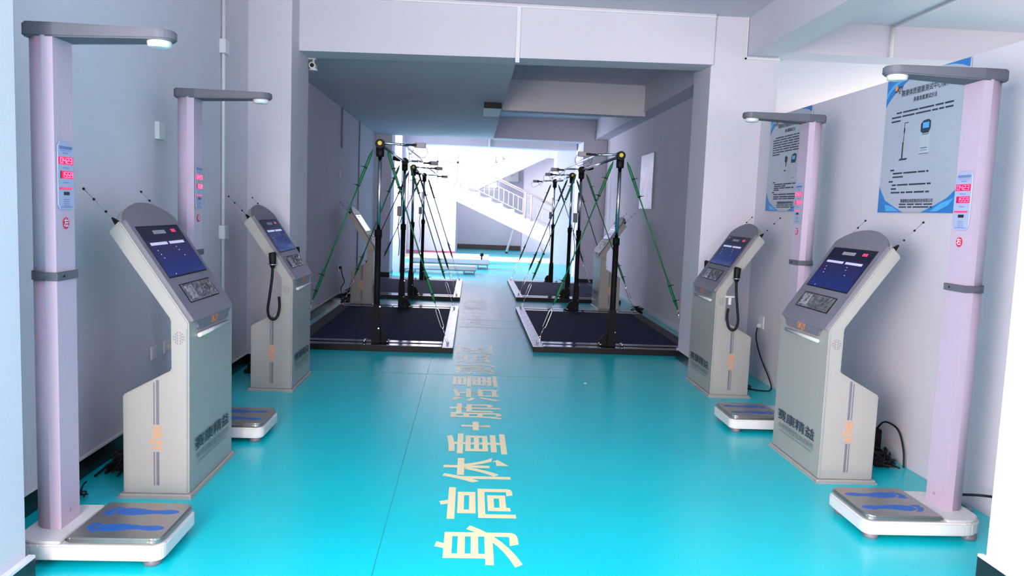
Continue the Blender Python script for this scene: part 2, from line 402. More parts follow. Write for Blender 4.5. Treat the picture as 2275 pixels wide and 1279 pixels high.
# ================================================================ FLOOR WRITING
def floor_text(txts, y0, adv, cx, name, label, size=.45, wide=1.0, bold=.013, m='yellow'):
    b = MB(); y = y0
    for ch in txts:
        a = adv*(.58 if ch == '+' else 1)
        me = textmesh(ch, 1, off=bold)
        xs = [v.co.x for v in me.vertices]; ys = [v.co.y for v in me.vertices]
        w, h = max(xs)-min(xs), max(ys)-min(ys); mx, my = (max(xs)+min(xs))/2, (max(ys)+min(ys))/2
        tw, th = (adv*.85*wide, .385) if ch != '+' else (adv*.42, .20)
        for v in me.vertices:
            lx = (v.co.x-mx)/w*tw; ly = (v.co.y-my)/h*th
            v.co = Vector((cx-ly, y+a/2+lx, .0012+v.co.z))
        b.bm.from_mesh(me); bpy.data.meshes.remove(me)
        y += a
    bmesh.ops.recalc_face_normals(b.bm, faces=b.bm.faces)
    for f in b.bm.faces:
        if f.normal.z < 0: f.normal_flip()
    o = b.build(name, m); tag(o, label, 'floor lettering'); return o
floor_text('身高体重+肺活量测试区', 3.13, .513, .073, 'floor_lettering', 'cream Chinese characters painted in a line down the near teal floor')
floor_text('引体向上测试区', 9.55, .50, .09, 'floor_lettering', 'faint glare-washed cream characters on the floor between the pull-up platforms', wide=.95, m='glare_washed')

# ================================================================ HEIGHT AND WEIGHT MACHINES
SEG = {'0': 'abcdef', '1': 'bc', '2': 'abged', '3': 'abgcd', '4': 'fgbc', '5': 'afgcd', '6': 'afgedc', '7': 'abc', '8': 'abcdefg', '9': 'abcdfg'}
def digits(b, txt, cy, cz, w, h, x, dot=None):
    n = len(txt); cw = w/n; t = cw*.13
    for i, ch in enumerate(txt):
        l = cy-w/2+cw*i+cw*.14; r = l+cw*.66; B = cz-h/2; T = cz+h/2; Mz = cz
        for s in SEG.get(ch, ''):
            if s in 'agd':
                z = {'a': T, 'g': Mz, 'd': B}[s]; b.box(x, x+.0012, l, r, z-t/2, z+t/2)
            else:
                y = r if s in 'bc' else l; z0, z1 = (Mz, T) if s in 'bf' else (B, Mz); b.box(x, x+.0012, y-t/2, y+t/2, z0, z1)
        if dot == i: b.box(x, x+.0012, r+cw*.1, r+cw*.1+t, B-t/2, B+t/2)
def foot_outline(cx, cy, L, side):
    # sole pointing towards -x; returns polygon in xy
    P = [(-.36, -.26), (-.46, -.10), (-.42, .12), (-.30, .24), (-.12, .27), (.06, .20), (.22, .14), (.38, .17), (.50, .10), (.54, -.03), (.48, -.15), (.36, -.20), (.22, -.14), (.08, -.14), (-.10, -.24), (-.25, -.30)]
    Q = smooth_path([(*p, 0) for p in P]+[(*P[0], 0)], 4)[:-1]
    return [(cx+p.x*L, cy+p.y*L*.52*side) for p in Q]
def make_machine(label, group, side_char, zs=1.0):
    t = thing('height_weight_machine', (0, 0, 0), label, 'height scale', group)
    # base: rounded plan, raised behind
    def plan(x0, x1, hw, rr, rf):
        pts = []
        for cx_, cy_, r, a0 in ((x1-rf, hw-rf, rf, 0), (x0+rr, hw-rr, rr, 90), (x0+rr, -hw+rr, rr, 180), (x1-rf, -hw+rf, rf, 270)):
            for k in range(7):
                a = math.radians(a0+15*k); pts.append((cx_+r*math.cos(a), cy_+r*math.sin(a)))
        return pts
    b = MB(); b.prism(plan(-.155, .46, .208, .12, .05), .03, .095, 'z', .008, 2)
    b.prism(plan(-.145, .055, .20, .11, .01), .094, .106, 'z', .004, 2); base = b.build('base', 'white', t)
    b = MB(); b.prism(plan(.068, .452, .200, .02, .045), .10, .122, 'z', .009, 3); pl = b.build('weighing_plate', 'steel', t)
    for s in (-1, 1):
        b = MB(); b.prism(foot_outline(.275, s*.085, .27, -s), .1222, .1226, 'z')
        for k, (tx, ty, r) in enumerate(((-.475, .20, .075), (-.515, .04, .055), (-.50, -.08, .050), (-.465, -.19, .046), (-.41, -.29, .042))):
            L = .27; cx_, cy_ = .275+tx*L-.012, s*.085-ty*L*.52*s
            el = [(cx_+math.cos(2*PI*q/14)*r*L*1.35, cy_+math.sin(2*PI*q/14)*r*L*.62) for q in range(14)]
            b.prism(el, .1222, .1226, 'z')
        b.build('footprint', 'blue', pl)
    for fx in (-.09, .40):
        for fy in (-.15, .15):
            b = MB(); b.lathe([(.034, 0), (.036, .008), (.032, .032)], 20, Matrix.Translation((fx, fy, 0))); b.build('rubber_foot', 'grey', base)
    # column: flat front, rounded back
    def dsec(gr=0):
        hw = .0775+gr; d = .125+gr
        pts = [(gr, -hw), (gr, hw)]
        for k in range(0, 13):
            a = PI/2-PI*k/12; 
            pts.append((-.045-(d-.045)*math.cos(a) if True else 0, hw*math.sin(a)))
        return pts
    H = 2.16*zs
    def shaft(z0, z1, gr, name, m, par, bev=0):
        b = MB(); pts = dsec(gr); bb = bmesh.new()
        lo = [bb.verts.new((p[0], p[1], z0)) for p in pts]; hi = [bb.verts.new((p[0], p[1], z1)) for p in pts]; n = len(pts)
        bb.faces.new(lo[::-1]); bb.faces.new(hi)
        for i in range(n):
            f = bb.faces.new((lo[i], lo[(i+1) % n], hi[(i+1) % n], hi[i])); f.smooth = 1 < i < n-1
        bmesh.ops.recalc_face_normals(bb, faces=bb.faces); b.join(bb); return b.build(name, m, par)
    zb = 1.162*zs
    lower = shaft(.104, zb, .0, 'lower_column', 'lilac', t)
    upper = shaft(zb, H-.045, -.002, 'upper_column', 'lilac', t)
    collar = shaft(zb-.017, zb+.018, .006, 'collar', 'armgrey', t)
    b = MB(); b.cyl((.006, -.035, zb), (.010, -.035, zb), .005, 10); b.build('screw', 'black', collar)
    b = MB(); b.cyl((.0, -.01, .165), (.003, -.01, .165), .008, 12); b.build('screw', 'midgrey', lower)
    # measuring arm
    b = MB(); pts = []
    for k in range(13): a = -PI/2+PI*k/12; pts.append((.385+.062*math.cos(a), .062*math.sin(a)))
    out = [(-.13, -.055), (-.11, -.078), (.0, -.083), (.05, -.078)]+pts+[(.05, .078), (.0, .083), (-.11, .078), (-.13, .055)]
    bb = bmesh.new(); n = len(out)
    def th(x): return .052 if x < .02 else .052-.017*(x-.02)/.42
    lo = [bb.verts.new((p[0], p[1], H-th(p[0])+ (.0))) for p in out]; hi = [bb.verts.new((p[0], p[1], H+.004)) for p in out]
    bb.faces.new(lo[::-1]); bb.faces.new(hi)
    for i in range(n): bb.faces.new((lo[i], lo[(i+1) % n], hi[(i+1) % n], hi[i]))
    bmesh.ops.recalc_face_normals(bb, faces=bb.faces)
    bmesh.ops.bevel(bb, geom=[e for e in bb.edges if abs(e.verts[0].co.z-e.verts[1].co.z) < .02], offset=.006, segments=2, affect='EDGES')
    b.join(bb); arm = b.build('measuring_arm', 'armgrey', t)
    b = MB(); b.lathe([(.030, H-.062), (.044, H-.058), (.047, H-.044), (.047, H-.034)], 24, Matrix.Translation((.38, 0, 0))); b.build('sensor_cap', 'white', arm)
    # display panel
    z0, z1 = 1.432*zs, 1.708*zs; zc = (z0+z1)/2; hw = .064
    b = MB(); c = .02; b.prism([(-hw+c, z0), (hw-c, z0), (hw, z0+c), (hw, z1-c), (hw-c, z1), (-hw+c, z1), (-hw, z1-c), (-hw, z0+c)], 0, .004, 'x', .002, 1)
    pn = b.build('display_panel', 'label', t)
    f = lambda u: z0+(z1-z0)*u
    b = MB(); b.box(.004, .0045, -.05, .05, f(.885), f(.93)); b.box(.004, .0045, -.045, .045, f(.86), f(.868))
    for u in (.145, .115, .085, .055): b.box(.004, .0045, -.022, .022, f(u), f(u)+.003)
    b.box(.004, .0045, -.045, .045, f(.035), f(.035)+.003)
    for u in (.82, .605, .39):
        for q in range(3): b.box(.004, .0045, -.022+.015*q, -.012+.015*q, f(u), f(u)+.005)
    b.build('printing', 'label_dark', pn)
    b = MB(); b.box(.004, .006, -.057, .055, f(.665), f(.775)); b.box(.004, .006, -.042, .055, f(.46), f(.57)); b.box(.004, .006, -.053, .045, f(.30), f(.327))
    led = b.build('led_window', 'led_back', pn)
    b = MB(); digits(b, '0423', 0, f(.72), .10, .021, .006, 0); digits(b, '1559', .007, f(.515), .092, .021, .006); digits(b, '11111111', -.004, f(.313), .09, .0035, .006)
    b.build('led_digits', 'led', led)
    b = MB(); b.box(.004, .006, -.045, -.040, f(.46), f(.57)); b.box(.004, .0062, -.02, .022, f(.215), f(.265)); b.build('small_display', 'lcd', pn)
    # round sticker
    zd = 1.377*zs
    b = MB(); b.cyl((0, 0, zd), (.0015, 0, zd), .024, 28); st = b.build('round_sticker', 'red', t)
    textobj('sticker_character', side_char, 'paper_white', st, size=.036, bold=.0005, mtx=frame((.0022, 0, zd), (0, 1, 0), (0, 0, 1)))
    return t
G = 'height and weight machines beside the test kiosks'
mch = make_machine('lilac column height and weight machine at the left front, largest, with 左 sticker', G, '左'); mch.location = (-1.665, 3.315, 0)
m2 = make_machine('lilac height and weight machine half hidden behind the nearest left kiosk', G, '右'); m2.location = (-1.715, 5.03, 0)
m3 = make_machine('lilac column height and weight machine at the right front, with 右 sticker', G, '右', 1.04); m3.location = (2.375, 3.71, 0); m3.rotation_euler = (0, 0, PI)
m4 = make_machine('lilac height and weight machine between the two right kiosks, in front of the farther poster', G, '左', 1.04); m4.location = (2.325, 5.52, 0); m4.rotation_euler = (0, 0, PI)

# ================================================================ KIOSKS
SN = Vector((.49, 0, .33)).normalized(); SD = Vector((-.33, 0, .49)).normalized(); S0 = Vector((0, 0, .888))
def sp(s, y, o=0): return S0+SD*s+SN*o+Vector((0, y, 0))
def make_kiosk(label, front_text=True):
    t = thing('test_kiosk', (0, 0, 0), label, 'kiosk', 'cream self-service test kiosks')
    b = MB(); prof = [(0, .02), (0, .888), (-.33, 1.378), (-.383, 1.322), (-.088, .902), (-.086, .65), (-.322, .52), (-.322, .02)]
    b.prism(prof, -.35, .35, 'y', .006, 2); body = b.build('cabinet', 'cream', t)
    b = MB(); b.box(-.345, .016, -.37, .37, 0, .010); b.prism([(-.340, -.365), (.012, -.365), (.012, .365), (-.340, .365)], .0, .022, 'z', .006, 1); b.build('base_flange', 'cream', t)
    # groove between the front panel and the side shell
    b = MB()
    for s in (-1, 1): b.box(-.012, -.009, s*.350-.001, s*.350+.001, .03, .86)
    b.build('panel_groove', 'faintink', body)
    # grey fascia wrapping the bend
    rows = []
    for z, hw in ((.838, .205), (.841, .225), (.850, .238), (.866, .245), (.885, .27)):
        rows.append((Vector((0, 0, z)), Vector((1, 0, 0)), hw, .012))
    for k in range(1, 6):
        a = k/5*math.acos(SN.x); nrm = Vector((math.cos(a), 0, math.sin(a)))
        rows.append((Vector((0, 0, .888))+Vector((-.012, 0, 0))*0, nrm, .27+.045*k/5, .016))
    for s, hw in ((.06, .322), (.3, .322), (.585, .322), (.605, .300), (.628, .262), (.650, .212), (.668, .155), (.680, .09), (.685, .02)):
        rows.append((S0+SD*s, SN, hw, .018))
    bb = bmesh.new(); R_ = []
    for p, nn, hw, th in rows:
        R_.append([bb.verts.new(p+Vector((0, y, 0))+nn*o) for y, o in ((-hw, -.004), (-hw, th), (hw, th), (hw, -.004))])
    for A, B in zip(R_, R_[1:]):
        for k in range(4): bb.faces.new((A[k], A[(k+1) % 4], B[(k+1) % 4], B[k]))
    bb.faces.new(R_[0]); bb.faces.new(R_[-1][::-1]); bmesh.ops.recalc_face_normals(bb, faces=bb.faces)
    b = MB(); b.join(bb); fa = b.build('fascia', 'grey', t)
    # back shell behind the arch
    b = MB(); bb = bmesh.new(); ring = []
    arch = [(.575, .345), (.60, .318), (.628, .268), (.652, .212), (.668, .15), (.678, .08)]
    ys = [(s, -h) for s, h in arch]+[(.682, 0)]+[(s, h) for s, h in arch[::-1]]
    lo = [bb.verts.new(sp(s, y, -.03)) for s, y in ys]; hi = [bb.verts.new(sp(s, y, 0)) for s, y in ys]; n = len(ys)
    bb.faces.new(lo); bb.faces.new(hi[::-1])
    for i in range(n): bb.faces.new((lo[i], lo[(i+1) % n], hi[(i+1) % n], hi[i]))
    bmesh.ops.recalc_face_normals(bb, faces=bb.faces); b.join(bb); b.build('top_shell', 'cream', body)
    def slab(b, s0, s1, y0, y1, o0, o1):
        bb = bmesh.new()
        v = [bb.verts.new(sp(s, y, o)) for o in (o0, o1) for s, y in ((s0, y0), (s0, y1), (s1, y1), (s1, y0))]
        for q in ((0, 1, 2, 3), (7, 6, 5, 4), (0, 4, 5, 1), (1, 5, 6, 2), (2, 6, 7, 3), (3, 7, 4, 0)): bb.faces.new([v[k] for k in q])
        bmesh.ops.recalc_face_normals(bb, faces=bb.faces); b.join(bb)
    b = MB(); slab(b, .240, .542, -.275, .275, .015, .0195); fr = b.build('screen_bezel', 'black', t)
    b = MB(); slab(b, .248, .535, -.267, .267, .0195, .0202); sc = b.build('screen', 'screen', t)
    b = MB(); slab(b, .428, .444, -.235, -.02, .0202, .0208); slab(b, .428, .444, .01, .215, .0202, .0208)
    for y, s in ((-.20, .395), (-.19, .372), (-.18, .35), (.06, .405), (.07, .385), (.10, .35), (-.17, .255)): slab(b, s, s+.005, y, y+.008, .0202, .0208)
    b.build('screen_fields', 'screen_white', sc)
    b = MB(); slab(b, .497, .517, .135, .195, .0202, .0208); b.build('screen_key', 'screen_red', sc)
    b = MB(); slab(b, .492, .514, -.11, .05, .0202, .0208); b.build('screen_title_bar', 'midgrey', sc)
    b = MB(); slab(b, .088, .198, -.222, .222, .010, .0195); kp = b.build('keypad_recess', 'black', t)
    bb = bmesh.new(); nx, ny = 26, 9; gv = []
    rnd = random.Random(5)
    for i in range(nx):
        gv.append([])
        for j in range(ny):
            gv[-1].append(bb.verts.new(sp(.094+.098*j/(ny-1), -.212+.424*i/(nx-1), .020+(rnd.random()*.008 if 0 < i < nx-1 and 0 < j < ny-1 else 0))))
    for i in range(nx-1):
        for j in range(ny-1): bb.faces.new((gv[i][j], gv[i+1][j], gv[i+1][j+1], gv[i][j+1]))
    bmesh.ops.recalc_face_normals(bb, faces=bb.faces)
    b = MB(); b.join(bb); b.build('plastic_film', 'film', kp)
    b = MB(); slab(b, .105, .180, -.185, -.09, .0195, .026); b.build('card_reader', 'midgrey', kp)
    textobj('fascia_logo', 'SKJY', 'orange', fa, size=.052, bold=.0006, sx=1.15, mtx=frame((.0135, .0, .866), (0, 1, 0), (0, 0, 1)))
    # handle bar
    b = MB(); b.tube([(.012, -.235, .812), (.012, .235, .812)], .011, 12); b.box(0, .010, -.23, .23, .806, .818); b.build('handle_bar', 'barwhite', t)
    # front writing
    textobj('front_lettering', '赛康精益', 'ink', body, size=.125, bold=.0013, sx=1.12, sy=.58, spacing=.98, mtx=frame((.0065, 0, .247), (0, 1, 0), (0, 0, 1)))
    textobj('front_small_lettering', '体质健康智能测试系统', 'faintink', body, size=.062, bold=.0008, sx=.84, sy=.62, mtx=frame((.0065, .01, .182), (0, 1, 0), (0, 0, 1)))
    b = MB(); y = -.235
    rnd = random.Random(3)
    while y < .23:
        w = .02+.03*rnd.random(); b.box(.0062, .0066, y, min(y+w, .24), .146, .153); y += w+.008
    b.build('front_fine_lettering', 'faintink', body)
    # sides
    for s in (-1, 1):
        b = MB(); yy = s*.3505
        for (cx_, n_) in ((-.022, 2), (-.014, 4), (-.006, 5), (.0, 0), (.006, 5), (.014, 4), (.022, 2)):
            for k in range(n_):
                z = .812+(k-(n_-1)/2)*.0135; x = -.048+cx_*1.1
                b.box(x-.0016, x+.0016, yy-.001, yy+.001, z-.004, z+.004)
        b.build('speaker_grille', 'grey', body)
        for xa, xb in ((-.172, -.166), (-.159, -.145)):
            for za, zb_ in ((.375, .588 if xb < -.15 else .60), (.065, .235)):
                b = MB(); b.box(xa, xb, yy-.001, yy+.001, za, zb_); b.build('side_stripe', 'grey', body)
        X = (0, 0, -1); Y = (1, 0, 0) if s < 0 else (-1, 0, 0)
        # reading downwards on both sides
        textobj('side_logo', 'SKJY', 'orange', body, size=.066, mtx=frame((-.157, s*.3525, .305), X, Y if s < 0 else (-1, 0, 0)))
        # antenna
        base = sp(.575, s*.325, -.02)+Vector((-.0, 0, 0)); d = Vector((-.70, s*.02, .72)).normalized()
        a = MB(); a.tube([base, base+d*.012, base+d*.05], [.022, .016, .005], 12); an = a.build('antenna_base', 'black', t)
        a = MB(); a.tube([base+d*.05, base+d*.235], .0018, 6); a.build('antenna_rod', 'midgrey', an)
        a = MB()
        for q in (.085, .165, .232): a.tube([base+d*q, base+d*(q+.010)], .006, 8)
        a.build('antenna_bead', 'black', an)
    return t
K = [((-1.372, 4.235), 0, 'cream kiosk at left front with dark touch screen, beside the left height machine'),
     ((2.052, 4.665), PI, 'cream kiosk at right front, below the nearer poster'),
     ((-1.388, 6.545), 0, 'second cream kiosk on the left with black handset hoses, at the white pier'),
     ((2.052, 6.745), PI, 'second cream kiosk on the right with black handset hoses, near the wall socket'),
     ((-1.46, 12.12), 0, 'far cream kiosk between the left pull-up platforms, sunlit screen'),
     ((2.02, 12.45), PI, 'far cream kiosk against the right recess wall, sunlit screen'),
     ((-1.66, 18.5+1.0), 0, 'farthest cream kiosk, half seen behind the left pull-up posts')]
k0 = make_kiosk(K[0][2])
for i, (p, r, lab) in enumerate(K):
    o = k0 if i == 0 else copy_tree(k0)
    o.location = (p[0], p[1], 0); o.rotation_euler = (0, 0, r); o['label'] = lab

# handsets with hoses
def handset(p, r, s, lab):
    t = thing('blowing_handset', (p[0], p[1], 0), lab, 'handset', 'black blowing handsets hung on the kiosks', r)
    y = s*.415
    b = MB(); b.tube([(-.14, y, .985), (-.14, y, 1.005), (-.14, y, 1.02), (-.143, y, 1.10), (-.145, y, 1.108)], [.014, .022, .026, .029, .022], 14); b.build('grip', 'black', t)
    b = MB()
    b.tube([(-.14+.034*math.cos(2*PI*k/20), y+.034*math.sin(2*PI*k/20), 1.015) for k in range(20)], .0035, 6, closed=True)
    b.box(-.15, -.13, min(s*.35, y-s*.03), max(s*.35, y-s*.03), 1.008, 1.02)
    b.build('holder_ring', 'chrome', t)
    pts = smooth_path([(-.14, y, .99), (-.145, y, .90), (-.160, y+s*.01, .76), (-.172, y+s*.01, .66), (-.160, y, .60), (-.13, y-s*.005, .585), (-.105, y-s*.02, .61), (-.095, s*.375, .68), (-.10, s*.372, .76)], 6)
    b = MB(); b.tube(pts, .0105, 10); b.build('hose', 'black', t)
for p, r, nm in ((K[2][0], 0, 'left'), (K[3][0], PI, 'right')):
    near = -1 if r == 0 else 1
    for s in (near, -near):
        handset(p, r, s, 'black handset with looped hose on the %s side of the second %s kiosk' % ('near' if s == near else 'far', nm))
t = thing('mouthpiece_bracket', (2.052, 6.745, 0), 'small white plastic bracket on the near side of the second right kiosk', 'bracket', None, PI)
b = MB(); b.box(-.15, -.07, .35, .375, .85, .865, .004); b.build('plate', 'white', t); b = MB(); b.box(-.125, -.10, .352, .372, .79, .85, .004); b.build('nozzle', 'white', t)

# ================================================================ PULL-UP STATIONS
def station(x0, x1, ya, yb, px, label, mirror, tint, ypost):
    t = thing('pull_up_station', ((x0+x1)/2, (ya+yb)/2, 0), label, 'pull-up station', 'pull-up stations along the corridor')
    X0, X1, Y0, Y1 = x0-(x0+x1)/2, x1-(x0+x1)/2, ya-(ya+yb)/2, yb-(ya+yb)/2; P = px-(x0+x1)/2
    b = MB(); b.box(X0+.005, X1-.005, Y0+.005, Y1-.005, .001, .046); b.box(X0, X1, Y0, Y0+.02, 0, .058, .003); b.box(X0, X1, Y1-.02, Y1, 0, .058, .003)
    b.build('platform_frame', 'blackgloss', t)
    inn = 1 if not mirror else -1   # side of the aisle
    xin = X1 if inn > 0 else X0; xout = X0 if inn > 0 else X1
    b = MB(); b.box(min(xin, xin-inn*.115), max(xin, xin-inn*.115), Y0+.004, Y1-.004, .046, .064, .004); b.build('edge_plate', 'chequer', t)
    b = MB(); b.box(min(xout, xout+inn*.15), max(xout, xout+inn*.15), Y0+.10, Y1-.10, .046, .060, .004); b.build('outer_edge', 'brownedge', t)
    xa, xb_ = sorted((xin-inn*.12, xout+inn*.152))
    b = MB(); b.box(xa, xb_, Y0+.37, Y1-.37, .046, .062, .004); b.build('mat', 'navy', t)
    xa, xb2 = sorted((xin-inn*.12, xout))
    for yy in (Y0+.085, Y0+.285, Y1-.085, Y1-.285):
        b = MB(); b.box(xa, xb2, yy-.062, yy+.062, .046, .062, .004); b.build('rail', 'chromerail', t)
    ys = [yp-(ya+yb)/2 for yp in ypost]
    H = 2.14
    heads = []
    for k, yy in enumerate(ys):
        b = MB(); b.tube([(P, yy, .06), (P, yy, 1.235)], .031, 18); b.tube([(P, yy, 1.17), (P, yy, 1.25)], .038, 18)
        b.prism([(P-.046, .06), (P+.046, .06), (P+.042, .40), (P+.030, .47), (P-.030, .47), (P-.042, .40)], yy-.05, yy+.05, 'y', .008, 2)
        b.prism([(P+inn*.05, .06), (P+inn*.13, .06), (P+inn*.12, .13), (P+inn*.09, .18), (P+inn*.05, .20)][::1], yy-.02, yy+.02, 'y', .004, 1)
        po = b.build('post', 'blackpost', t)
        b = MB()
        for bx, bz in ((P+.04, .45), (P+.03, .22)): b.cyl((bx, yy-.052, bz), (bx, yy-.060, bz), .008, 10)
        for bx in (P-.12, P+.12): b.cyl((bx, yy-.03, .07), (bx, yy-.03, .088), .016, 8); b.cyl((bx, yy+.05, .07), (bx, yy+.05, .088), .016, 8)
        b.build('bolt', 'chrome', po)
        b = MB(); b.tube([(P, yy, 1.24), (P, yy, 2.05)], .0205, 16); b.build('upper_tube', 'chrome', po)
        b = MB(); b.tube([(P, yy, 2.0), (P, yy, 2.02), (P, yy, 2.10)], [.038, .042, .042], 14); b.tube([(P, yy-.045, 2.13), (P, yy+.045, 2.13)], .048, 20)
        hd = b.build('head_clamp', 'black', po)
        b = MB(); s_ = -1 if k == 0 else 1; b.tube([(P, yy+s_*.046, 2.135), (P, yy+s_*.050, 2.135)], .022, 16); b.build('end_cap', 'plug', hd)
    b = MB(); b.tube([(P, ys[0], 2.125), (P, ys[1], 2.125)], .0165, 14); b.build('bar', 'chrome', t)
    q = inn*.26
    b = MB(); b.tube(smooth_path([(P, ys[0], 2.14), (P+q*.7, ys[0]+.02, 2.135), (P+q, ys[0]+.28, 2.13), (P+q, ys[1]-.28, 2.13), (P+q*.7, ys[1]-.02, 2.135), (P, ys[1], 2.14)], 4), .013, 10)
    b.build('side_guard', 'chrome', t)
    for k, yy in enumerate(ys):
        # counting sensor
        cx_ = P+inn*.40; zc = 2.135-.02*k; y2 = yy+(.05 if k == 0 else -.05)
        b = MB(); b.box(min(cx_-.055*1, cx_+.055), cx_+.065, y2-.025, y2+.025, zc-.026, zc+.026, .006); sn = b.build('sensor', 'sensorgrey', t)
        b = MB(); b.box(*sorted((cx_-inn*.03, cx_-inn*.075)), y2-.03, y2+.03, zc-.014, zc+.014, .004); b.box(*sorted((cx_-inn*.07, cx_-inn*.14)), y2-.012, y2+.012, zc-.012, zc+.012, .003)
        b.build('sensor_arm', 'black', sn)
        b = MB(); b.tube(smooth_path([(cx_+inn*.06, y2, zc-.01), (cx_+inn*.085, y2, zc-.07), (cx_+inn*.02, y2+.1, zc-.12), (P+q, y2+.25*(1-2*k), 2.11)], 6), .0035, 6)
        b.tube(smooth_path([(cx_-inn*.05, y2, zc-.02), (cx_-inn*.10, y2+.08*(1-2*k), zc-.09), (P+q, y2+.22*(1-2*k), 2.12)], 5), .0035, 6)
        b.build('sensor_cable', 'midgrey', sn)
    # control box with its cable on the rear post
    yy = ys[1]; b = MB(); b.box(P-.09, P-.03, yy-.04, yy+.04, 1.36, 1.50, .01); cb = b.build('control_box', 'grey', t)
    b = MB(); b.tube(smooth_path([(P-.06, yy, 1.36), (P-.075, yy, 1.2), (P-.05, yy, 1.0), (P-.06, yy, .8)], 5), .006, 6)
    b.tube(smooth_path([(P-.03, yy-.02, 1.5), (P-.035, yy-.03, 1.62), (P-.028, yy-.028, 1.8)], 5), .008, 6); b.build('control_cable', 'black', cb)
    b = MB(); b.tube([(P-inn*.06, ys[1], 2.14), (P-inn*.10, ys[1], 2.16), (P-inn*.17, ys[1], 2.17)], [.015, .035, .028], 12); b.build('knob', 'black', t)
    # guy cords
    ci = 0
    for k, yy in enumerate(ys):
        for sx_ in (-1, 1):
            corner = Vector(((X1-.06 if sx_ > 0 else X0+.06), yy+(.02 if k == 0 else .0), .062))
            top = Vector((P+sx_*.075, yy, 2.07)); d = corner-top; L = d.length; u = d/L
            b = MB(); e0 = top+u*(L-.46)
            b.tube([top, top+u*.06, top+u*.12], [.004, .016, .007], 8); b.tube([top+u*.10, e0], .0075, 8)
            for c0, c1 in ((.02, .42), (L-.82, L-.47)):
                b.tube([top+u*c0, top+u*(c0+.06), top+u*(c1-.05), top+u*c1], [.008, .016, .015, .007], 8)
            g = b.build('guy_cord', tint, t)
            b = MB(); rnd = random.Random(ci*7+3)
            for c0 in (.20, .40, L-.74, L-.56):
                p_ = top+u*c0; side = Vector((sx_*.05, -.01, .012))
                b.tube([p_-u*.006, p_+side], [.007, .002], 5); b.tube([p_-u*.010, p_+u*.006], .017, 8)
            b.build('cord_tie', 'tie', g)
            b = MB(); w = u.cross(Vector((0, 1, 0))).normalized()
            b.tube([e0, e0+u*.05], .004, 6)
            c_ = [e0+u*.05, e0+u*.08+w*.016, e0+u*.26+w*.016, e0+u*.29, e0+u*.26-w*.016, e0+u*.08-w*.016]
            b.tube(c_, .0045, 6, closed=True); b.tube([e0+u*.29, e0+u*.37], .004, 6)
            c_ = [e0+u*.37, e0+u*.39+w*.01, e0+u*.44+w*.01, e0+u*.46, e0+u*.44-w*.01, e0+u*.39-w*.01]; b.tube(c_, .004, 6, closed=True)
            b.tube([corner-Vector((0, 0, .002)), corner+Vector((0, 0, .03))], .012, 8)
            b.build('turnbuckle', 'chrome', g); ci += 1
    return t
M['chromerail'] = mat('polished_dark_rail', (.22, .21, .24), .12, metal=1)
station(-1.86, -.155, 8.05, 11.55, -.97, 'near left pull-up station with navy mat and bright green guy cords', False, 'green', (8.23, 11.37-.17))
station(.70, 2.53, 8.27, 11.67, 1.57, 'near right pull-up station with navy mat and green guy cords', True, 'green', (8.455, 11.485))
station(-1.98, -.155, 12.72, 15.94, -.975, 'far left pull-up station, partly behind the near left station and a kiosk', False, 'backlit_cord', (12.905, 15.755))
station(.78, 2.55, 13.02, 16.35, 1.67, 'far right pull-up station, nearest the bright stair hall', True, 'backlit_cord', (13.35, 16.165))

# ================================================================ LOW WHITE BENCH DEVICES
def bench(x0, x1, y, lab, knobx=None, w=.34, z=.19, th=.12):
    t = thing('long_low_bench', ((x0+x1)/2, y, 0), lab, 'bench', 'long low white benches laid across the far floor')
    L = (x1-x0)/2
    b = MB(); b.box(-L, L, -w/2, w/2, z-th, z, .018, 3); b.build('top', 'whitebar', t)
    b = MB(); b.box(-L+.02, L-.02, -w/2-.006, -w/2, z-th*.9, z-th*.75); b.build('edge_strip', 'midgrey', t)
    for xx in (-L+.2, L-.16):
        b = MB(); b.tube(smooth_path([(xx-.11, -w/2+.02, z-th+.01), (xx-.12, -w/2+.02, .03), (xx-.08, -w/2+.02, .012), (xx+.08, -w/2+.02, .012), (xx+.12, -w/2+.02, .03), (xx+.11, -w/2+.02, z-th+.01)], 4), .014, 8)
        b.box(xx-.10, xx+.10, -w/2+.02, w/2-.02, 0, .022, .004); b.build('foot', 'midgrey', t)
    if knobx:
        kx = knobx-(x0+x1)/2
        b = MB(); b.tube([(kx, -w/2+.02, z-.02), (kx, -w/2+.02, z+.08)], .018, 10); b.lathe([(.01, z+.07), (.045, z+.09), (.05, z+.13), (.03, z+.16)], 14, Matrix.Translation((kx, -w/2+.02, 0))); b.build('knob', 'black', t)
bench(-1.58, .13, 18.15, 'nearest of three long low white benches before the stair landing', z=.19)
bench(-1.5, .46, 19.9, 'middle long low white bench with a black knob at its right end', .27, .55, .25, .15)
bench(-1.4, .50, 21.75, 'farthest of three long low white benches, nearest the landing', None, .35, .25, .10)

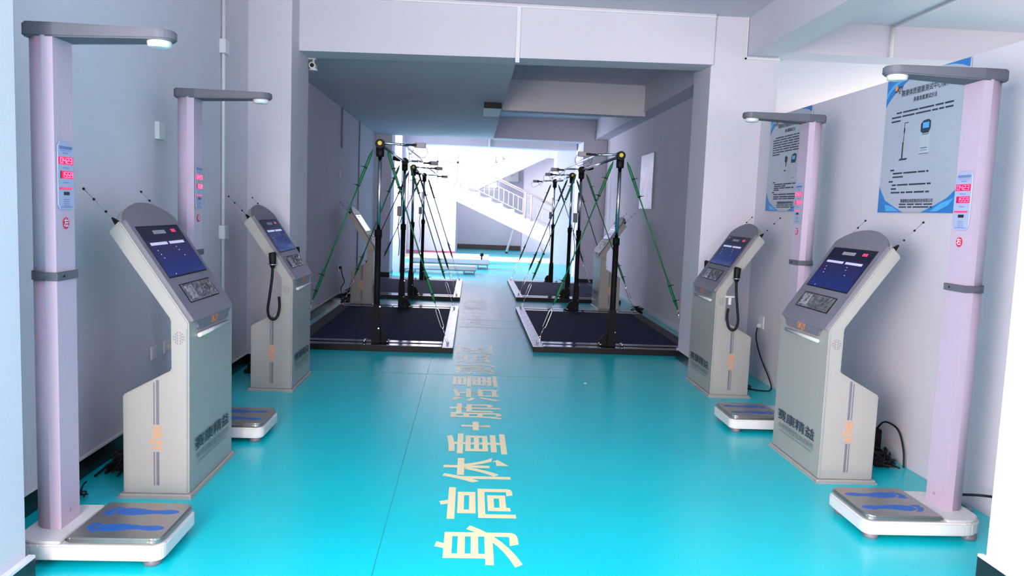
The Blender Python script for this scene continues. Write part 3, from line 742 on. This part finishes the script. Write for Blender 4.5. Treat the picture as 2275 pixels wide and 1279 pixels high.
# ================================================================ POSTERS
def poster(y1, y0, z0, z1, variant, label):
    # seen from the corridor: local x to the right is -y
    t = thing('instruction_poster', (XR-.004, y1, z0), label, 'poster', 'blue edged instruction posters')
    Wd, Hh = y1-y0, z1-z0
    F = frame((0, 0, 0), (0, -1, 0), (0, 0, 1))   # local z = -x
    def fx(me): me.transform(F); return me
    b = MB(); b.box(0, Wd, 0, Hh, 0, .010, .002, 1); bmesh.ops.transform(b.bm, matrix=F, verts=b.bm.verts); bd = b.build('board', 'board', t)
    def flat(name, m, polys, h0=.0102, h1=.0108):
        b = MB()
        for p in polys: b.prism([(q[0]*Wd, q[1]*Hh) for q in p], h0, h1, 'z')
        bmesh.ops.transform(b.bm, matrix=F, verts=b.bm.verts); return b.build(name, m, bd)
    rc = lambda x, y, w, h: [(x, y), (x+w, y), (x+w, y+h), (x, y+h)]
    for q_ in [[(0, 1), (.42, 1), (.28, .965), (.13, .90), (.04, .84), (0, .80)], [(1, 1), (.72, 1), (.85, .985), (.93, .965), (1, .94)], [(0, 0), (.36, 0), (.24, .04), (.10, .09), (.04, .15), (0, .20)], [(1, 0), (.58, 0), (.74, .05), (.88, .10), (.96, .15), (1, .20)]]: flat('corner_band', 'poster_blue', [q_])
    for q_ in [[(0, .86), (.05, .91), (.15, .955), (.28, .985), (.24, .99), (.10, .965), (.0, .90)], [(.12, .01), (.30, .01), (.20, .045), (.10, .06)], [(.70, .01), (.82, .065), (.96, .10), (.9, .05), (.78, .01)]]: flat('corner_highlight', 'poster_lightblue', [q_], .0108, .0112)
    polys = []; rnd = random.Random(variant)
    def line(x, y, w, h=.012):
        e = x+w
        while x < e:
            q = min(.05+.17*rnd.random(), e-x); polys.append(rc(x, y, q, h)); x += q+.016
    if variant == 1:
        line(.16, .735, .70); line(.10, .705, .76); line(.10, .675, .14)
        line(.14, .31, .06); line(.18, .285, .46); line(.18, .258, .14); line(.13, .225, .07); line(.18, .198, .50); line(.17, .17, .07); line(.17, .142, .50)
        dk = [rc(.285, .40, .006, .26), rc(.275, .40, .012, .12), rc(.285, .655, .055, .006), rc(.282, .585, .016, .035), rc(.284, .54, .012, .006), [(.24, .385), (.34, .385), (.36, .398), (.26, .40)],
              [(.50, .575), (.53, .56), (.60, .56), (.62, .59), (.62, .64), (.59, .655), (.53, .65), (.50, .63)]]
        gp = [rc(.50, .42, .12, .135)]; cy = [rc(.525, .595, .075, .04)]; st = [rc(.515, .455, .08, .005), rc(.515, .44, .08, .003), rc(.52, .55, .08, .004), rc(.50, .415, .12, .003)]
    else:
        for i in range(7): line(.10 if i else .16, .755-.025*i, .80)
        line(.1, .58, .2)
        line(.16, .29, .06); line(.2, .27, .55); line(.2, .25, .3); line(.2, .23, .5); line(.2, .21, .15); line(.16, .185, .06); line(.2, .165, .6); line(.2, .14, .55); line(.2, .12, .58)
        dk = [[(.44, .50), (.47, .49), (.50, .50), (.51, .54), (.47, .56), (.44, .55)], rc(.465, .45, .02, .05), [(.60, .48), (.70, .48), (.72, .51), (.72, .56), (.68, .575), (.61, .56), (.60, .53)]]
        gp = [rc(.41, .40, .10, .07), [(.60, .30), (.72, .30), (.72, .475), (.60, .475)]]; cy = [rc(.62, .515, .07, .035)]; st = [rc(.43, .405, .05, .012), rc(.62, .33, .07, .004)]
    # footer lines
    for y in (.055, .035): line(.30, y, .42, .010)
    flat('printed_lines', 'ink', polys); flat('diagram_body', 'grey_print', gp); flat('diagram_dark', 'ink', dk+st, .0108, .0112); flat('diagram_screen', 'poster_lightblue', cy, .0112, .0116)
    mes = []
    for txt, x, y, s in (('赛康体质健康测试中心操作方法', .56, .875, .062), ('身高体重测试方法' if variant == 1 else '肺活量测试方法', .52, .815, .045), ('赛康精益体质测试科技有限公司', .52, .083, .036)):
        mes.append(textmesh(txt, s*Hh*.82, bold=.0005, mtx=F@Matrix.Translation((x*Wd, y*Hh, .0113))))
    meshes_to('printed_title', mes, 'ink', bd)
    mes = [textmesh('SKJY', .058*Hh, bold=.001, mtx=F@Matrix.Translation((.17*Wd, .915*Hh, .0116)))]
    lg = meshes_to('printed_logo', mes, 'ink', bd)
    flat('logo_dot', 'orange', [[(.135+.02*math.cos(a*PI/5), .93+.02*math.sin(a*PI/5)) for a in range(10)]], .0116, .012)
    if variant == 1: pass
    return t
poster(5.215, 4.34, 1.585, 2.452, 1, 'blue edged instruction poster with height rod diagram, behind the right front height machine')
poster(7.27, 6.39, 1.59, 2.455, 2, 'blue edged instruction poster farther along the right wall, partly behind a lilac column')

# ================================================================ SMALL WALL THINGS
def socket(loc, nx, label, w=.086, h=.086, name='wall_socket', cat='socket', d=.012):
    t = thing(name, loc, label, cat)
    b = MB(); b.box(*sorted((0, nx*d)), -w/2, w/2, -h/2, h/2, .003, 2); b.build('plate', 'skirt_white', t)
    return t
s1 = socket((XL, 5.10, .50), 1, 'white wall socket low on the left wall behind the front kiosk')
s2 = socket((XL, 5.31, .50), 1, 'white wall socket with a plugged cord on the left wall, hard by the front kiosk')
b = MB(); b.box(.012, .045, -.02, .02, -.02, .02, .004); b.build('plug', 'white', s2); b = MB(); b.tube(smooth_path([(.04, 0, -.01), (.06, 0, -.1), (.05, .03, -.3), (.05, .05, -.49)], 5), .006, 6); b.build('cord', 'black', s2)
s3 = socket((XR, 7.19, .545), -1, 'white socket with plug and black cord between the two right kiosks', .12, .12)
b = MB(); b.box(-.05, -.012, -.02, .02, -.05, -.01, .004); b.build('plug', 'white', s3)
b = MB(); b.tube(smooth_path([(-.04, 0, -.04), (-.045, 0, -.15), (-.05, -.15, -.30), (-.05, -.40, -.46), (-.07, -.50, -.535), (-.18, -.52, -.538), (-.28, -.42, -.538), (-.33, -.30, -.538), (-.26, -.26, -.538), (-.20, -.36, -.538), (-.28, -.46, -.538)], 6), .006, 8); b.build('cord', 'black', s3)
s4 = socket((XL-.01, 12.2, .52), 1, 'small socket with dangling cord on the left recess wall')
b = MB(); b.box(.012, .05, -.025, .025, -.02, .02, .004); b.build('plug', 'black', s4)
b = MB(); b.tube(smooth_path([(.04, 0, 0), (.06, .02, -.12), (.09, .03, -.22), (.05, -.02, -.32), (.06, 0, -.42), (.10, -.2, -.50)], 6), .007, 6); b.build('cord', 'black', s4)
socket((XL-.01, 12.2, 1.95), 1, 'small white switch box high on the left recess wall', .06, .11, 'switch_box', 'switch')
socket((XL, 5.2, 1.92), 1, 'white square box on the left wall between the height machines', .10, .11, 'wall_box', 'wall box', .03)
t = thing('wall_conduit', (XL, 6.47, 0), 'white cable conduit with two junction boxes running up the left wall', 'conduit')
b = MB(); b.tube([(.018, 0, .45), (.018, 0, 3.42)], .014, 10); b.build('pipe', 'skirt_white', t)
for z in (2.70, 1.235):
    b = MB(); b.box(0, .05, -.055, .055, z-.055, z+.055, .006); b.build('junction_box', 'skirt_white', t)
t = thing('wall_conduit', (XL-.01, 12.25, 0), 'grey conduit on the left recess wall, nearer and short', 'conduit')
b = MB(); b.tube([(.012, 0, 2.35), (.012, 0, 2.95)], .014, 8); b.build('pipe', 'midgrey', t)
t = thing('wall_conduit', (XL-.01, 14.1, 0), 'thin conduit reaching down the left recess wall behind the kiosk', 'conduit')
b = MB(); b.tube([(.012, 0, .3), (.012, 0, 2.95)], .010, 8); b.build('pipe', 'midgrey', t)
# security camera under the lintel
t = thing('security_camera', (-1.65, 7.93, 2.86), 'small white camera under the lintel at the left pier', 'camera')
b = MB(); b.box(.0, .075, -.03, .03, .03, .06, .005); b.tube([(.05, 0, .045), (.05, 0, -.02)], .012, 8); b.build('bracket', 'white', t)
b = MB(); b.tube([(.045, -.05, -.03), (.045, .05, -.03)], .032, 14); b.lathe([(.045, -.075), (.03, -.045)], 14, Matrix.Translation((.05, 0, 0))); b.build('body', 'white', t)
b = MB(); b.tube([(.045, -.051, -.03), (.045, -.056, -.03)], .02, 12); b.build('lens', 'black', t)
# emergency light under the soffit edge
t = thing('exit_light_box', (.23, 10.9, 2.955), 'black ended white lamp box under the soffit edge', 'lamp')
b = MB(); b.box(-.12, .12, .02, 1.1, -.06, 0, .004); b.build('housing', 'skirt_white', t)
b = MB(); b.box(-.12, .12, -.02, .02, -.075, 0, .008); b.build('end_plate', 'black', t)
# polished plate on the right recess wall
t = thing('wall_mirror', (XR, 12.42, 2.04), 'tall polished silver panel on the right recess wall', 'mirror')
b = MB(); b.box(-.02, 0, -.46, .46, -.44, .44, .003); b.build('frame', 'midgrey', t)
b = MB(); b.box(-.024, -.018, -.445, .445, -.425, .425); b.build('plate', 'mirror', t)

# ================================================================ CABLES ON THE FLOOR
def cable_pile(loc, spread, n, label, seed, r=.006, power=True, cat='cables'):
    rnd = random.Random(seed); t = thing('cable_bundle', loc, label, cat)
    for i in range(n):
        pts = [((rnd.random()-.5)*spread[0], (rnd.random()-.5)*spread[1], .008+rnd.random()*spread[2]) for _ in range(6)]
        b = MB(); b.tube(smooth_path(pts, 6), r, 6); b.build('cord', 'black', t)
    if power:
        b = MB(); b.box(-.04, .04, -.16, .16, 0, .035, .006); o = b.build('power_strip', 'black', t)
        for q in (-.1, 0, .08):
            b = MB(); b.box(-.02, .02, q-.02, q+.02, .036, .08, .006); b.build('adapter', 'black', t)
    return t
cable_pile((-1.90, 4.42, 0), (.14, .55, .06), 7, 'black cords and power strip on the floor behind the front left kiosk', 1)
cable_pile((-1.88, 3.30+.55, 0), (.10, .30, .03), 2, 'thin grey cord lying by the left front height machine', 11, .004, False)
cable_pile((-1.90, 6.98, 0), (.10, .28, .05), 4, 'black cords on the floor behind the second left kiosk', 2)
cable_pile((2.60, 4.78, 0), (.20, .55, .07), 9, 'heap of black cords and power strip behind the front right kiosk', 3)
cable_pile((-1.90, 12.1, .0), (.10, .5, .06), 6, 'tangled black cords at the left recess wall by the far kiosk', 4)
cable_pile((2.62, 12.0, .0), (.12, .5, .08), 6, 'tangled dark cords at the right recess wall by the far kiosk', 5)
t = thing('power_adapter', (2.70, 4.93, 0), 'black plug adapter with arched cord against the right wall', 'adapter')
b = MB(); b.box(-.03, .03, -.05, .02, .02, .17, .012); b.build('body', 'black', t)
b = MB(); b.tube(smooth_path([(.0, -.02, .16), (.02, -.08, .23), (.03, -.22, .22), (.03, -.30, .12), (.02, -.34, .01)], 6), .006, 6); b.build('cord', 'black', t)
b = MB(); b.tube(smooth_path([(2.525, 3.72, .16), (2.62, 3.68, .17), (2.72, 3.45, .22), (2.745, 3.3, .27)], 6), .007, 8); tag(b.build('black_cable', 'black'), 'black cord from the right front height machine up to the wall', 'cord')
b = MB(); b.tube(smooth_path([(2.57, 3.83, .01), (2.62, 3.86, .03), (2.70, 3.9, .012), (2.72, 4.02, .01), (2.66, 4.12, .01)], 6), .010, 8); tag(b.build('grey_cable', 'midgrey'), 'grey cord end lying at the foot of the right wall by the column', 'cord')

b = MB(); b.lathe([(.008, 0), (.014, .003), (.009, .008)], 10, Matrix.Translation((1.049, 6.782, 0))); tag(b.build('paper_scrap', 'white'), 'tiny white scrap lying alone on the teal floor right of the lettering', 'scrap')
